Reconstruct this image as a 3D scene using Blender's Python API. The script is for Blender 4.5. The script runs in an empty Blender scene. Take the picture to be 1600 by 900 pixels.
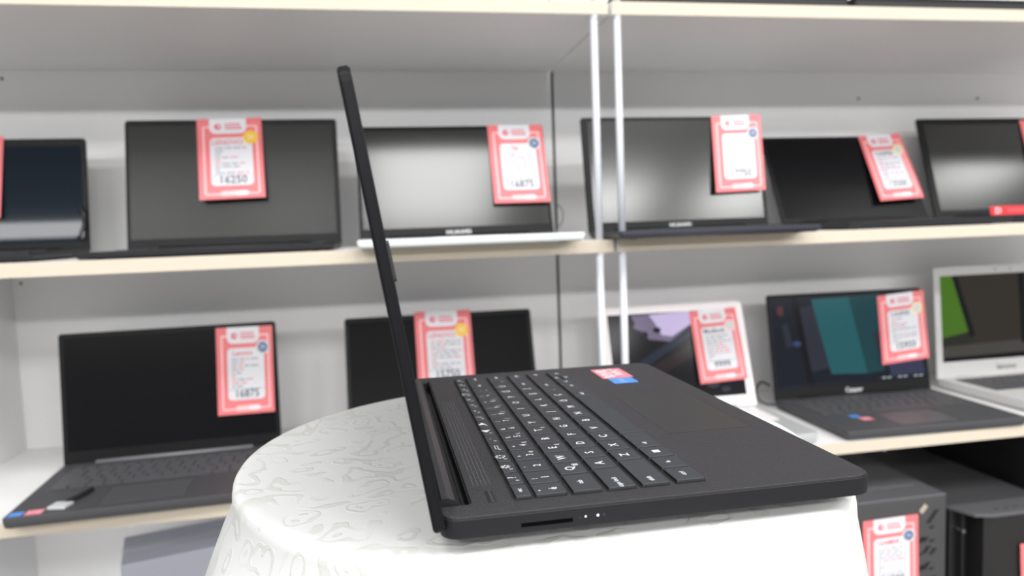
import bpy, bmesh, math, random
from mathutils import Vector, Matrix
random.seed(7)
C = bpy.context.scene.collection
PI = math.pi
H = 1.15                       # height of the viewpoint above the floor; z below is measured from there

# ------------------------------------------------------------------ camera
F, YAW, PITCH, ROLL = 1138.75, 0.178917, 0.0815065, -0.0361275
cy, sy = math.cos(YAW), math.sin(YAW); cp, sp = math.cos(PITCH), math.sin(PITCH); cr, sr = math.cos(ROLL), math.sin(ROLL)
fw = Vector((sy*cp, cy*cp, -sp)); r0 = Vector((cy, -sy, 0)); u0 = r0.cross(fw)
rt = cr*r0 + sr*u0; up = -sr*r0 + cr*u0
cam = bpy.data.cameras.new('camera'); camo = bpy.data.objects.new('camera', cam); C.objects.link(camo)
m = Matrix.Identity(4)
for i in range(3):
    m[i][0] = rt[i]; m[i][1] = up[i]; m[i][2] = -fw[i]
m[2][3] = H
camo.matrix_world = m
cam.sensor_width = 36; cam.lens = F/1600*36; cam.clip_start = 0.01; cam.clip_end = 60
cam.dof.use_dof = True; cam.dof.focus_distance = 0.42; cam.dof.aperture_fstop = 7.5
bpy.context.scene.camera = camo

# ------------------------------------------------------------------ world, lights, exposure
w = bpy.data.worlds.new('world'); bpy.context.scene.world = w; w.use_nodes = True
bg = w.node_tree.nodes['Background']; bg.inputs[0].default_value = (0.93, 0.96, 1.0, 1); bg.inputs[1].default_value = 0.47
vs = bpy.context.scene.view_settings
vs.view_transform = 'Standard'; vs.look = 'None'; vs.exposure = -0.06; vs.gamma = 1; vs.use_curve_mapping = False

def strip_light(x, y, z, lx, ly, power, color=(1, .992, .988), tgt=None):
    l = bpy.data.lights.new('ceiling_strip_light', 'AREA'); l.shape = 'RECTANGLE'; l.size = lx; l.size_y = ly
    l.energy = power; l.color = color
    o = bpy.data.objects.new('ceiling_strip_light', l); C.objects.link(o); o.location = (x, y, z+H)
    if tgt: o.rotation_euler = (Vector(tgt)-Vector((x, y, z))).to_track_quat('-Z', 'Y').to_euler()
    return o
for px_ in (-1.93, -0.83, 0.27, 1.37, 2.47, 3.57):            # two rows of square ceiling panels and a far strip
    strip_light(px_, -0.38, 1.52, .62, .85, 22)
    strip_light(px_+.27, -2.45, 1.52, .62, .62, 36)
strip_light(0.4, -5.0, 1.50, 10.0, 0.2, 215, tgt=(0.5, 1.2, 0.0))

# ------------------------------------------------------------------ helpers
def ray(x, y):
    a = (x-800)/F; b = (450-y)/F
    return rt*a + up*b + fw
def on_plane(x, y, p, n):      # where the sight line through a measured point meets a plane
    d = ray(x, y); return d*(p.dot(n)/d.dot(n))
MATS = {}
def mat(name, col, rough=.5, metal=0, spec=.5, emit=None, es=1, coat=0, bump=None, trans=0):
    if name in MATS: return MATS[name]
    M = bpy.data.materials.new(name); M.use_nodes = True; N = M.node_tree.nodes; L = M.node_tree.links
    b = N['Principled BSDF']
    b.inputs['Base Color'].default_value = (*col, 1); b.inputs['Roughness'].default_value = rough
    b.inputs['Metallic'].default_value = metal; b.inputs['Specular IOR Level'].default_value = spec
    b.inputs['Coat Weight'].default_value = coat
    if emit: b.inputs['Emission Color'].default_value = (*emit, 1); b.inputs['Emission Strength'].default_value = es
    if bump:
        scale, strength, dist = bump
        t = N.new('ShaderNodeTexCoord'); n = N.new('ShaderNodeTexNoise'); n.inputs['Scale'].default_value = scale; n.inputs['Detail'].default_value = 2
        bp = N.new('ShaderNodeBump'); bp.inputs['Strength'].default_value = strength; bp.inputs['Distance'].default_value = dist
        L.new(t.outputs['Object'], n.inputs['Vector']); L.new(n.outputs['Fac'], bp.inputs['Height']); L.new(bp.outputs['Normal'], b.inputs['Normal'])
    MATS[name] = M; return M
def srgb(r, g, b):
    f = lambda c: (c/255/12.92) if c/255 <= .04045 else ((c/255+.055)/1.055)**2.4
    return (f(r), f(g), f(b))

def obj(name, bm, mats, parent=None, smooth=False, label=None):
    me = bpy.data.meshes.new(name); bm.normal_update(); bm.to_mesh(me); bm.free()
    for mt in (mats if isinstance(mats, (list, tuple)) else [mats]): me.materials.append(mt)
    if smooth:
        for p in me.polygons: p.use_smooth = True
    o = bpy.data.objects.new(name, me); C.objects.link(o)
    if parent: o.parent = parent
    if label: o['label'] = label
    return o
def thing(name, label, cat, loc=(0, 0, 0), rotz=0, group=None):
    o = bpy.data.objects.new(name, None); C.objects.link(o); o.empty_display_size = .05
    o.location = (loc[0], loc[1], loc[2]+H); o.rotation_euler = (0, 0, rotz); o['label'] = label; o['category'] = cat
    if group: o['group'] = group
    return o
def tag(o, label, cat, group=None):
    o['label'] = label; o['category'] = cat
    if group: o['group'] = group
    return o
def box(bm, x0, x1, y0, y1, z0, z1, bev=0, mi=0, seg=2, T=None):
    r = bmesh.ops.create_cube(bm, size=1)
    vs_ = r['verts']
    for v in vs_:
        v.co = Vector((x0+(v.co.x+.5)*(x1-x0), y0+(v.co.y+.5)*(y1-y0), z0+(v.co.z+.5)*(z1-z0)))
    fs = {f for v in vs_ for f in v.link_faces}
    if bev > 0:
        es = list({e for v in vs_ for e in v.link_edges})
        rr = bmesh.ops.bevel(bm, geom=es, offset=bev, segments=seg, affect='EDGES', profile=.5)
        fs = set(rr['faces']) | {f for f in fs if f.is_valid}
        vs_ = list({v for f in fs for v in f.verts})
    for f in fs: f.material_index = mi
    if T is not None:
        for v in vs_: v.co = T @ v.co
    return fs
def rrect(x0, x1, y0, y1, r, seg=6):
    rs = r if isinstance(r, (list, tuple)) else [r]*4      # corners: x1y1, x0y1, x0y0, x1y0
    pts = []
    for (cx, cyy, a0, rr) in ((x1, y1, 0, rs[0]), (x0, y1, 90, rs[1]), (x0, y0, 180, rs[2]), (x1, y0, 270, rs[3])):
        sx = -1 if cx == x1 else 1; sy_ = -1 if cyy == y1 else 1
        if rr <= 0: pts.append((cx, cyy)); continue
        for k in range(seg+1):
            a = math.radians(a0+90*k/seg)
            pts.append((cx+sx*rr+rr*math.cos(a), cyy+sy_*rr+rr*math.sin(a)))
    return pts
def inset(pts, d):             # shrink a closed outline by d along its normals
    n = len(pts); out = []
    for i in range(n):
        a, b, c = Vector(pts[i-1]), Vector(pts[i]), Vector(pts[(i+1) % n])
        e1 = (b-a); e2 = (c-b)
        if e1.length < 1e-9: e1 = e2
        if e2.length < 1e-9: e2 = e1
        e1.normalize(); e2.normalize()
        n1 = Vector((-e1.y, e1.x)); n2 = Vector((-e2.y, e2.x)); nn = n1+n2
        if nn.length < 1e-6: nn = n1
        nn.normalize(); k = max(.5, nn.dot(n1))
        out.append((b.x+nn.x*d/k, b.y+nn.y*d/k))
    return out
def loft(bm, rings, mi=0, cap=True, f3=None, mis=None):
    """rings: list of (outline, z) of equal length"""
    R = []
    for pts, z in rings:
        R.append([bm.verts.new(f3(p[0], p[1], z) if f3 else (p[0], p[1], z)) for p in pts])
    n = len(R[0])
    for k in range(len(R)-1):
        for i in range(n):
            f = bm.faces.new((R[k][i], R[k][(i+1) % n], R[k+1][(i+1) % n], R[k+1][i])); f.material_index = mis[k] if mis else mi
    if cap:
        f = bm.faces.new(list(reversed(R[0]))); f.material_index = mi
        f = bm.faces.new(R[-1]); f.material_index = mis[-1] if mis else mi
    return R
def slab(bm, pts, z0, z1, bev=0, mi=0, f3=None):
    if bev > 0: loft(bm, [(inset(pts, bev), z0), (pts, z0+bev), (pts, z1-bev), (inset(pts, bev*.35), z1-bev*.3), (inset(pts, bev), z1)], mi, f3=f3)
    else: loft(bm, [(pts, z0), (pts, z1)], mi, f3=f3)
def tube(bm, pts, r, seg=8, mi=0):
    rings = []
    for i, p in enumerate(pts):
        p = Vector(p); a = Vector(pts[max(0, i-1)]); b = Vector(pts[min(len(pts)-1, i+1)]); d = (b-a).normalized()
        u = d.orthogonal().normalized() if i == 0 else (u-d*u.dot(d)).normalized()
        v = d.cross(u)
        rings.append([bm.verts.new(p+r*(math.cos(2*PI*k/seg)*u+math.sin(2*PI*k/seg)*v)) for k in range(seg)])
    for i in range(len(rings)-1):
        for k in range(seg):
            f = bm.faces.new((rings[i][k], rings[i][(k+1) % seg], rings[i+1][(k+1) % seg], rings[i+1][k])); f.material_index = mi
    bm.faces.new(list(reversed(rings[0]))).material_index = mi; bm.faces.new(rings[-1]).material_index = mi
def circ(cx, cyy, r, n=24): return [(cx+r*math.cos(2*PI*k/n), cyy+r*math.sin(2*PI*k/n)) for k in range(n)]
_tc = {}
def text_geo(s):               # glyph outlines of the built-in font as (verts, faces), centred, cap height ~ .7
    if s in _tc: return _tc[s]
    cu = bpy.data.curves.new('t', 'FONT'); cu.body = s; cu.align_x = 'CENTER'; cu.align_y = 'CENTER'; cu.size = 1; cu.resolution_u = 2; cu.offset = .012
    o = bpy.data.objects.new('t', cu); C.objects.link(o)
    me = bpy.data.meshes.new_from_object(o.evaluated_get(bpy.context.evaluated_depsgraph_get()))
    g = ([v.co.copy() for v in me.vertices], [list(p.vertices) for p in me.polygons])
    bpy.data.objects.remove(o); bpy.data.curves.remove(cu); bpy.data.meshes.remove(me)
    _tc[s] = g; return g
def text(bm, s, size, f3, mi=0, cx=0, cyy=0, rot=0, sx=1):
    vs_, fs = text_geo(s); c_, s_ = math.cos(rot), math.sin(rot)
    nv = []
    for v in vs_:
        x, y = v.x*size*sx, v.y*size
        nv.append(bm.verts.new(f3(cx+x*c_-y*s_, cyy+x*s_+y*c_)))
    for f in fs:
        try: bm.faces.new([nv[i] for i in f]).material_index = mi
        except ValueError: pass

# ------------------------------------------------------------------ materials
WHITE = mat('white_laminate', srgb(240, 240, 240), .42, spec=.4)
EDGE = mat('cream_edge_band', srgb(202, 192, 175), .5)
POSTM = mat('white_painted_metal', srgb(216, 219, 227), .35)
DARKMETAL = mat('dark_metal', (.03, .03, .032), .4, metal=.6)
BLACKP = mat('black_plastic', (.012, .012, .013), .42)
BLACKG = mat('black_gap', (.004, .004, .004), .7)

# ------------------------------------------------------------------ room
def structure(name, bm, mt):
    o = obj(name, bm, mt); o['kind'] = 'structure'; o['label'] = name.replace('_', ' '); return o
b = bmesh.new(); box(b, -6.0, 6.5, -6.2, 1.72, -.1, 0)
FLOORM = mat('floor_tile', srgb(150, 146, 140), .35); structure('floor', b, FLOORM)
b = bmesh.new(); box(b, -6.0, 6.5, 1.62, 1.72, 0.0, H+1.55); structure('wall_back', b, mat('wall_gap_shade', srgb(34, 34, 35), .8))  # wall near-black so its colour supplies the shade in the panel gap
b = bmesh.new(); box(b, -6.0, 6.5, -6.2, 1.72, H+1.55, H+1.65); structure('ceiling', b, mat('ceiling_paint', srgb(228, 228, 228), .8))

# ------------------------------------------------------------------ shelving units
YF, YB = 1.12, 1.534
SHZ = [(.3276, .3476), (-.0436, -.0235), (-.4125, -.3925), (-.955, -.935)]
def board(bm, x0, x1, z0, z1):
    # white faces with a cream edge band at the front
    box(bm, x0, x1, YF+.001, YB, z0, z1)
    box(bm, x0, x1, YF, YF+.0012, z0, z1, mi=1)
def single(name, bm, mts, org, label, cat, group=None, **k):
    for v in bm.verts: v.co = v.co-Vector(org)
    o = obj(name, bm, mts, **k); o.location = Vector(org)+Vector((0, 0, H)); return tag(o, label, cat, group)
def unit(word, x0, x1):
    names = ['white topmost shelf board of the %s unit', 'white middle shelf board of the %s unit, holding the upper row of laptops', 'white bottom display shelf board of the %s unit, holding the lower row of laptops', 'white lowest board of the %s unit, near the floor below the display shelves']
    for (z0, z1), nm_ in zip(SHZ, names):
        bm = bmesh.new(); board(bm, x0, x1, z0, z1); single('shelf_board', bm, [WHITE, EDGE], ((x0+x1)/2, YF, z0), nm_ % word, 'shelf')
def panel(x0, x1, label, screws):
    t = thing('back_panel', label, 'panel', ((x0+x1)/2, YB, -H))
    ox = (x0+x1)/2
    bm = bmesh.new(); box(bm, x0-ox, x1-ox, 0.0002, .012, 0, H+.95); obj('panel_sheet', bm, WHITE, t)
    for (x, z) in screws:
        bm = bmesh.new(); tube(bm, [(x-ox, -.0015, z+H), (x-ox, .002, z+H)], .0026, 10); obj('screw', bm, DARKMETAL, t)
def rods(x, label):
    t = thing('shelf_rod', label, 'rod', (x, YF+.008, -H), group=None)
    for za, zb in ((-.9348, -.4127), (-.3923, -.0438), (-.0233, .3274), (.3478, .9)):
        bm = bmesh.new(); tube(bm, [(0, 0, za+H), (0, 0, zb+H)], .0058, 12); obj('rod_section', bm, POSTM, t, smooth=True)
        bm = bmesh.new(); tube(bm, [(0, 0, zb+H-.004), (0, 0, zb+H)], .0070, 12); obj('end_collar', bm, POSTM, t)
def bp(x, y): 
    p = on_plane(x, y, Vector((0, YB, 0)), Vector((0, 1, 0))); return (p.x, p.z)
pl = on_plane(932, 200, Vector((0, YF+.008, 0)), Vector((0, 1, 0))).x
pr = on_plane(968, 200, Vector((0, YF+.008, 0)), Vector((0, 1, 0))).x
SIDE = -.690
unit('left', -1.4, .3705); unit('right', .3770, 2.2)
panel(-1.4, .3768, 'white back panel behind the left shelves, left of the thin dark seam', [bp(3, 123), bp(33, 443)])
panel(.3832, 2.2, 'white back panel behind the right shelves, right of the thin dark seam', [bp(1341, 154), bp(1527, 154)])
t = thing('side_panel', 'white upright panel dividing off the lower shelves at the far left', 'panel', (SIDE-.009, YF, -H))
for za, zb in ((-.9349, -.4126), (-.3924, -.0437)):
    bm = bmesh.new(); box(bm, -.009, .009, .003, YB-YF-.0004, za+H, zb+H); obj('panel_sheet', bm, WHITE, t)
rods(pl, 'white upright rod at the shelf front, the left of the two close together'); rods(pr, 'white upright rod at the shelf front, the right of the two close together')

# ------------------------------------------------------------------ near laptop on the cloth
LX, LY, LZ = .01518, .31837, -.12929          # u runs away from the viewer (world Y), v to the right (world X)
LW, LD = .324, .225
TOPZ = -.1468                                  # cloth surface height
def grain(name, c, rough, scale, strength):
    M = mat(name, c, rough, spec=.3); N = M.node_tree.nodes; L = M.node_tree.links; bs = N['Principled BSDF']
    t = N.new('ShaderNodeTexCoord'); 
    mp = N.new('ShaderNodeMapping'); mp.inputs['Rotation'].default_value = (0, 0, .6); mp.inputs['Scale'].default_value = (scale, scale*.45, scale)
    v = N.new('ShaderNodeTexVoronoi'); v.inputs['Scale'].default_value = 1.0
    n = N.new('ShaderNodeTexNoise'); n.inputs['Scale'].default_value = 2.2; n.inputs['Detail'].default_value = 1
    ad = N.new('ShaderNodeMath'); ad.operation = 'ADD'
    bu = N.new('ShaderNodeBump'); bu.inputs['Strength'].default_value = strength; bu.inputs['Distance'].default_value = .0004
    L.new(t.outputs['Object'], mp.inputs['Vector']); L.new(mp.outputs['Vector'], v.inputs['Vector']); L.new(mp.outputs['Vector'], n.inputs['Vector'])
    L.new(v.outputs['Distance'], ad.inputs[0]); L.new(n.outputs['Fac'], ad.inputs[1])
    L.new(ad.outputs[0], bu.inputs['Height']); L.new(bu.outputs['Normal'], bs.inputs['Normal'])
    return M
DECK = grain('textured_black_deck', srgb(48, 48, 51), .45, 1500, .75)
SIDEM = mat('laptop_side_black', srgb(28, 28, 31), .45, spec=.22)
KEYT = mat('key_top', srgb(44, 47, 52), .55, bump=(4000, .05, .0002))
KEYS_ = mat('key_skirt_shadow', (.003, .003, .0035), .5)  # black skirt, also painting the shadow gap left of and before each key
LEG = mat('key_legend_white', srgb(215, 216, 220), .6)
LIDM = mat('lid_black', srgb(18, 18, 21), .42, spec=.14)
lap = thing('laptop', 'open black laptop seen side-on, standing on the white tablecloth', 'laptop', (LX, LY, TOPZ))
OZ = LZ-TOPZ
def P3(u, v, z): return Vector((v, u, z+OZ))    # laptop coords (metres) -> thing space
# base outline in (x=v, y=u), with the hinge notch at the rear
V0 = .0062; NV = .0212; U0, U1 = .0168, .3052; rc = .009; rf = .011
o_ = []
def arc(cx, cyy, r, a0, a1, n=7): return [(cx+r*math.cos(math.radians(a0+(a1-a0)*k/n)), cyy+r*math.sin(math.radians(a0+(a1-a0)*k/n))) for k in range(n+1)]
o_ += arc(V0+rc, rc, rc, 180, 270); o_ += arc(LD-rf, rf, rf, 270, 360); o_ += arc(LD-rf, LW-rf, rf, 0, 90)
o_ += arc(V0+rc, LW-rc, rc, 90, 180); o_ += [(V0, U1), (NV-.001, U1), (NV, U1-.001), (NV, U0+.001), (NV-.001, U0), (V0, U0)]
b = bmesh.new()
G = lambda x, y, z: Vector((x, y, z+OZ))
loft(b, [(inset(o_, .0030), -.0106), (inset(o_, .0010), -.0102), (inset(o_, .0002), -.0098), (o_, -.0092), (o_, -.0013), (inset(o_, .0002), -.0009),
         (inset(o_, .0007), -.0008), (inset(o_, .0009), -.0003), (inset(o_, .0013), 0)], f3=G, mis=[1, 1, 1, 1, 1, 1, 1, 0, 0])
slab(b, rrect(.034, LD-.016, .016, LW-.016, .01), -.0152, -.0100, .002, mi=1, f3=G)
base = obj('base', b, [DECK, SIDEM], lap)
# the whole notch floor (vent grille behind the hinge bar)
b = bmesh.new(); box(b, .0105, NV+.001, U0-.001, U1+.001, OZ-.0135, OZ-.0065)
for k in range(140):
    u = U0+.004+k*.002; box(b, .0186, .0192, u, u+.0006, OZ-.0065, OZ-.0058, mi=0)
obj('vent_grille', b, mat('vent_black', (.004, .004, .005), .3), lap)
b = bmesh.new()                                # hinge bar: smooth dark bar with a curved back
prof = [(.0050, -.008), (.0050, -.002), (.0060, .0012), (.0082, .0030), (.0110, .0032), (.0145, .0018), (.0168, -.0012), (.0170, -.008)]
for a, bb in ((U0+.0012, U1-.0012),):
    r1 = [b.verts.new((x, a, z+OZ)) for x, z in prof]; r2 = [b.verts.new((x, bb, z+OZ)) for x, z in prof]
    n = len(prof)
    for i in range(n): b.faces.new((r1[i], r1[(i+1) % n], r2[(i+1) % n], r2[i]))
    b.faces.new(r1); b.faces.new(list(reversed(r2)))
bmesh.ops.recalc_face_normals(b, faces=b.faces)
obj('hinge_cover', b, mat('hinge_grey', srgb(34, 34, 38), .35, spec=.35), lap)
# lid
tl = Vector((-.0318, .2061)).normalized(); nl = Vector((tl.y, -tl.x))     # in (v, z): along the lid, towards the keyboard
LL_ = .2085; TH = .0058
def LP(h, u, t): # height along lid, width, thickness
    q = Vector((.0026, -.0053)) + tl*(h-.0016*(1-h/LL_)) + nl*t
    return Vector((q.x, u, q.y+OZ))
b = bmesh.new()
ol = rrect(0, LL_, 0, LW, [.008, .003, .003, .008], 8)
loft(b, [(inset(ol, .0016), 0), (inset(ol, .0006), .0004), (inset(ol, .0001), .0011), (ol, .0016), (ol, TH-.0012), (inset(ol, .0003), TH-.0009), (inset(ol, .0006), TH-.0009), (inset(ol, .0008), TH-.0002), (inset(ol, .0014), TH)], f3=LP)
bmesh.ops.recalc_face_normals(b, faces=b.faces)
obj('lid', b, LIDM, lap)
b = bmesh.new(); loft(b, [(rrect(.018, LL_-.008, .007, LW-.007, .001, 2), TH-.0002), (rrect(.018, LL_-.008, .007, LW-.007, .001, 2), TH+.0001)], f3=LP)
bmesh.ops.recalc_face_normals(b, faces=b.faces)
obj('screen', b, mat('near_screen', (.01, .01, .011), .3), lap)
b = bmesh.new(); loft(b, [(rrect(.1145, .1325, .0008, .006, .0012, 3), TH-.001), (rrect(.1145, .1325, .0008, .006, .0012, 3), TH+.0011)], f3=LP)
bmesh.ops.recalc_face_normals(b, faces=b.faces)
obj('rubber_bumper', b, BLACKP, lap)
# keys
MM = .001
rows = []
r = [('esc', 15.7, 31.4)] + [('f%d' % k, 33.4+(k-1)*17.95, 33.4+k*17.95-1.9) for k in range(1, 16)]
nm = {13: 'prt sc', 14: 'ins', 15: 'del'}
rows.append((43.5, 51.2, [(nm.get(int(a[1:]), a) if a != 'esc' else a, x0, x1) for a, x0, x1 in r]))
p = 19.15
rows.append((53.4, 68.6, [('é', 15.6, 29.6)] + [(c, 31.2+i*p, 31.2+(i+1)*p-2.0) for i, c in enumerate('1234567890*-')] + [('bksp', 261.2, 285.6), ('home', 287.4, 302)]))
rows.append((71.8, 86.2, [('tab', 15.2, 38.4)] + [(c, 40.4+i*p, 40.4+(i+1)*p-2.0) for i, c in enumerate('QWERTYUIOPĞÜ')] + [(',', 270.3, 285.6), ('pgup', 287.4, 302)]))
rows.append((89.6, 103.7, [('caps lock', 15, 42.8)] + [(c, 44.6+i*p, 44.6+(i+1)*p-2.0) for i, c in enumerate('ASDFGHJKLŞİ')] + [('enter', 255.3, 285.6), ('pgdn', 287.4, 302)]))
rows.append((107, 121.2, [('shift', 15.2, 52.4)] + [(c, 54.2+i*p, 54.2+(i+1)*p-2.0) for i, c in enumerate('ZXCVBNMÖÇ.')] + [('shift', 245.7, 285.6), ('end', 287.4, 302)]))
rows.append((125.2, 140.1, [('ctrl', 15.6, 33.5), ('fn', 35.4, 52.4), ('win', 54.3, 71), ('alt', 72.9, 101.6), ('', 103.5, 205), ('alt gr', 207.1, 233.6), ('ctrl', 235.4, 251.6), ('<', 253.4, 268), ('>', 287.4, 302)]))
second = {'1': '!', '2': "'", '3': '^', '4': '+', '5': '%', '6': '&', '7': '/', '8': '(', '9': ')', '0': '=', '*': '?', '-': '_', 'é': '"'}
third = {'3': '#', '4': '$', '5': '½', '7': '{', '8': '[', '9': ']', '0': '}', '*': '\\', 'Q': '@', 'E': '€', 'T': '₺'}
icons = ['?', '☼', '☀', '▭', '·', '◄', '▶', '♪', '•', '◦', '×', '✈', '▪', '▫', '▪']
small = {'esc', 'caps lock', 'shift', 'tab', 'ctrl', 'fn', 'alt', 'alt gr', 'enter', 'bksp', 'home', 'pgup', 'pgdn', 'end', 'prt sc', 'ins', 'del'}
def make_key(s, u0, u1, v0, v1, row):
    cu, cv = (u0+u1)/2*MM, (v0+v1)/2*MM; a = (v1-v0)/2*MM; c = (u1-u0)/2*MM
    b = bmesh.new()
    loft(b, [(rrect(-a-.0013, a+.0003, -c-.0010, c+.0002, .0008, 2), .00005), (rrect(-a-.0013, a+.0003, -c-.0010, c+.0002, .0008, 2), .0002), (rrect(-a-.0002, a+.0002, -c-.0002, c+.0002, .0007, 2), .00022),
             (rrect(-a, a, -c, c, .0008, 2), .0013), (rrect(-a+.0002, a-.0002, -c+.0002, c-.0002, .0008, 2), .0015)], mis=[1, 1, 1, 0, 0])
    k = obj('key', b, [KEYT, KEYS_], lap); k.location = (cv, cu, OZ)
    b = bmesh.new(); T = lambda x, y: Vector((-y, x, .00156))     # reading direction = away from the viewer
    if s == 'win':
        for dx in (-1, 1):
            for dy in (-1, 1):
                q = [(dx*.0011+e*.001, dy*.0011+g*.001) for e, g in ((-1, -1), (1, -1), (1, 1), (-1, 1))]
                b.faces.new([b.verts.new(T(*t)) for t in q])
    elif row == 0 and s != 'esc':
        text(b, s, .0024, T, cx=-c*.45, cyy=-.0012)
        i = int(s[1:]) if s[0] == 'f' else 13
        text(b, icons[(i-1) % 15], .0064, T, cx=c*.1, cyy=.0008)
    elif s in small:
        text(b, s, .0038 if s != 'esc' else .0034, T, cx=(-c+.0065) if c > .012 else 0, cyy=.0005)
    elif s:
        dig = s in second
        text(b, s, (.0072 if not dig else .006), T, cx=-.001, cyy=(-.0022 if dig else .0002))
        if dig: text(b, second[s], .0044, T, cx=-.0022, cyy=.0036)
        if s in third: text(b, third[s], .0038, T, cx=.0042, cyy=-.0036)
    if len(b.verts): obj('legend', b, LEG, k)
    else: b.free()
    return k
for ri, (v0, v1, ks) in enumerate(rows):
    for s, a0, a1 in ks: make_key(s, a0, a1, v0, v1, ri)
make_key('<', 270, 285.6, 133.2, 140.1, 5); make_key('>', 270, 285.6, 125.2, 131.8, 5)
# touchpad: groove plus pad
b = bmesh.new(); loft(b, [(rrect(.1546, .2099, .0972, .2092, .001, 3), OZ-.0004), (rrect(.1546, .2099, .0972, .2092, .001, 3), OZ+.00003)])
obj('touchpad_seam', b, mat('seam_dark', (.008, .008, .009), .5), lap)
b = bmesh.new(); loft(b, [(rrect(.1550, .2089, .0976, .2088, .001, 3), OZ-.0004), (rrect(.1550, .2089, .0976, .2088, .001, 3), OZ+.00007)])
obj('touchpad', b, mat('touchpad_smooth', srgb(43, 43, 44), .42, spec=.3), lap)
# power button recess
b = bmesh.new(); box(b, .0302, .0340, .0153, .0309, OZ-.001, OZ+.00008); obj('power_button_well', b, BLACKG, lap)
b = bmesh.new(); box(b, .0316, .0332, .0158, .0304, OZ-.0005, OZ+.0003, .0001, seg=1); obj('power_button', b, KEYT, lap)
# speaker perforations in four rows of tiny holes
b = bmesh.new()
for j in range(5):
    for k in range(150):
        u = .040+k*.00125+(j % 2)*.0006; v = .0262+j*.0021
        b.faces.new([b.verts.new((v+.00034*math.cos(t*PI/3), u+.00034*math.sin(t*PI/3), OZ+.00008)) for t in range(6)])
obj('speaker_perforation', b, mat('hole_grey', srgb(105, 105, 112), .5), lap)['kind'] = 'stuff'
# stickers on the palm rest
SR_, SW, SB, SBL = mat('sticker_red', srgb(226, 128, 142), .35), mat('sticker_white', srgb(235, 225, 230), .4), mat('sticker_blue', srgb(70, 138, 220), .35), mat('sticker_lightblue', srgb(150, 195, 240), .4)
b = bmesh.new(); loft(b, [(rrect(.1660, .1925, .2655, .3045, .001, 2), OZ), (rrect(.1660, .1925, .2655, .3045, .001, 2), OZ+.0002)])
T2 = lambda x, y: Vector((.179-y, .285+x, OZ+.00025))
text(b, 'BEYAZ', .0125, T2, 1, cyy=.005, sx=.9); text(b, '100%', .0105, T2, 1, cyy=-.006)
for k in range(9):
    yy = .268+k*.004; b.faces.new([b.verts.new((x_, y_, OZ+.00023)) for x_, y_ in ((.1675+(k % 3)*.006, yy), (.172+(k % 3)*.006, yy), (.174+(k % 3)*.006, yy+.003), (.1695+(k % 3)*.006, yy+.003))]).material_index = 1
obj('red_sticker', b, [SR_, SW], lap, label='red and white printed sticker')
b = bmesh.new(); loft(b, [(rrect(.1690, .1895, .2440, .2640, .001, 2), OZ), (rrect(.1690, .1895, .2440, .2640, .001, 2), OZ+.0002)])
T3 = lambda x, y: Vector((.179-y, .254+x, OZ+.00025)); text(b, 'intel', .008, T3, 1, cyy=.001)
obj('blue_sticker', b, [SB, SBL], lap, label='blue printed sticker')
# side: card slot, indicator lights, feet
b = bmesh.new(); loft(b, [(rrect(.0427, .0672, -.0072, -.0053, .0004, 3), -.0001), (rrect(.0427, .0672, -.0072, -.0053, .0004, 3), .004)], f3=lambda x, y, z: Vector((x, z, y+OZ)))
bmesh.ops.recalc_face_normals(b, faces=b.faces); obj('card_slot', b, mat('slot_black', (.001, .001, .001), .9, spec=.05), lap)
for v, rr in ((.0733, .00045), (.0792, .0006)):
    b = bmesh.new(); tube(b, [(v, -.00012, OZ-.0053), (v, .001, OZ-.0053)], rr, 10)
    obj('indicator_light', b, mat('led_white', (.8, .82, .9), .3, emit=(.8, .85, 1), es=.6), lap)
b = bmesh.new()
for k in range(1): 
    t_ = lambda x, y: Vector((x, -.00006, y+OZ)); text(b, 'ı', .002, t_, 0, cx=.0705, cyy=-.0054); text(b, '0', .0018, t_, 0, cx=.0822, cyy=-.0053)
obj('side_marking', b, mat('marking_grey', srgb(70, 70, 74), .5), lap)
for (v, u) in ((.03, .03), (.03, .294), (.195, .03), (.195, .294)):
    b = bmesh.new(); tube(b, [(v, u, .0001), (v, u, OZ-.0150)], .006, 14); obj('rubber_foot', b, BLACKP, lap)

# ------------------------------------------------------------------ round stool and cloth
SCX, SCY, SR0 = .0918, .4827, .1869
st = thing('stool', 'round stool hidden beneath the white tablecloth', 'stool', (SCX, SCY, -H))
b = bmesh.new(); loft(b, [(circ(0, 0, SR0-.008, 48), H+TOPZ-.024), (circ(0, 0, SR0-.006, 48), H+TOPZ-.02), (circ(0, 0, SR0-.006, 48), H+TOPZ-.008), (circ(0, 0, SR0-.014, 48), H+TOPZ-.0022)])
WOOD = mat('stool_wood', srgb(150, 110, 75), .5); obj('seat', b, WOOD, st)
for k in range(4):
    a = PI/4+k*PI/2; b = bmesh.new(); tube(b, [(.15*math.cos(a), .15*math.sin(a), 0), (.12*math.cos(a), .12*math.sin(a), H+TOPZ-.022)], .014, 10); obj('leg', b, WOOD, st)
CL = mat('white_jacquard', srgb(238, 237, 231), .62, spec=.35)
N = CL.node_tree.nodes; L = CL.node_tree.links; bs = N['Principled BSDF']
t = N.new('ShaderNodeTexCoord')
def node(tp, **kw):
    n = N.new(tp)
    for k, v in kw.items():
        if k in n.inputs: n.inputs[k].default_value = v
        else: setattr(n, k, v)
    return n
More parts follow.
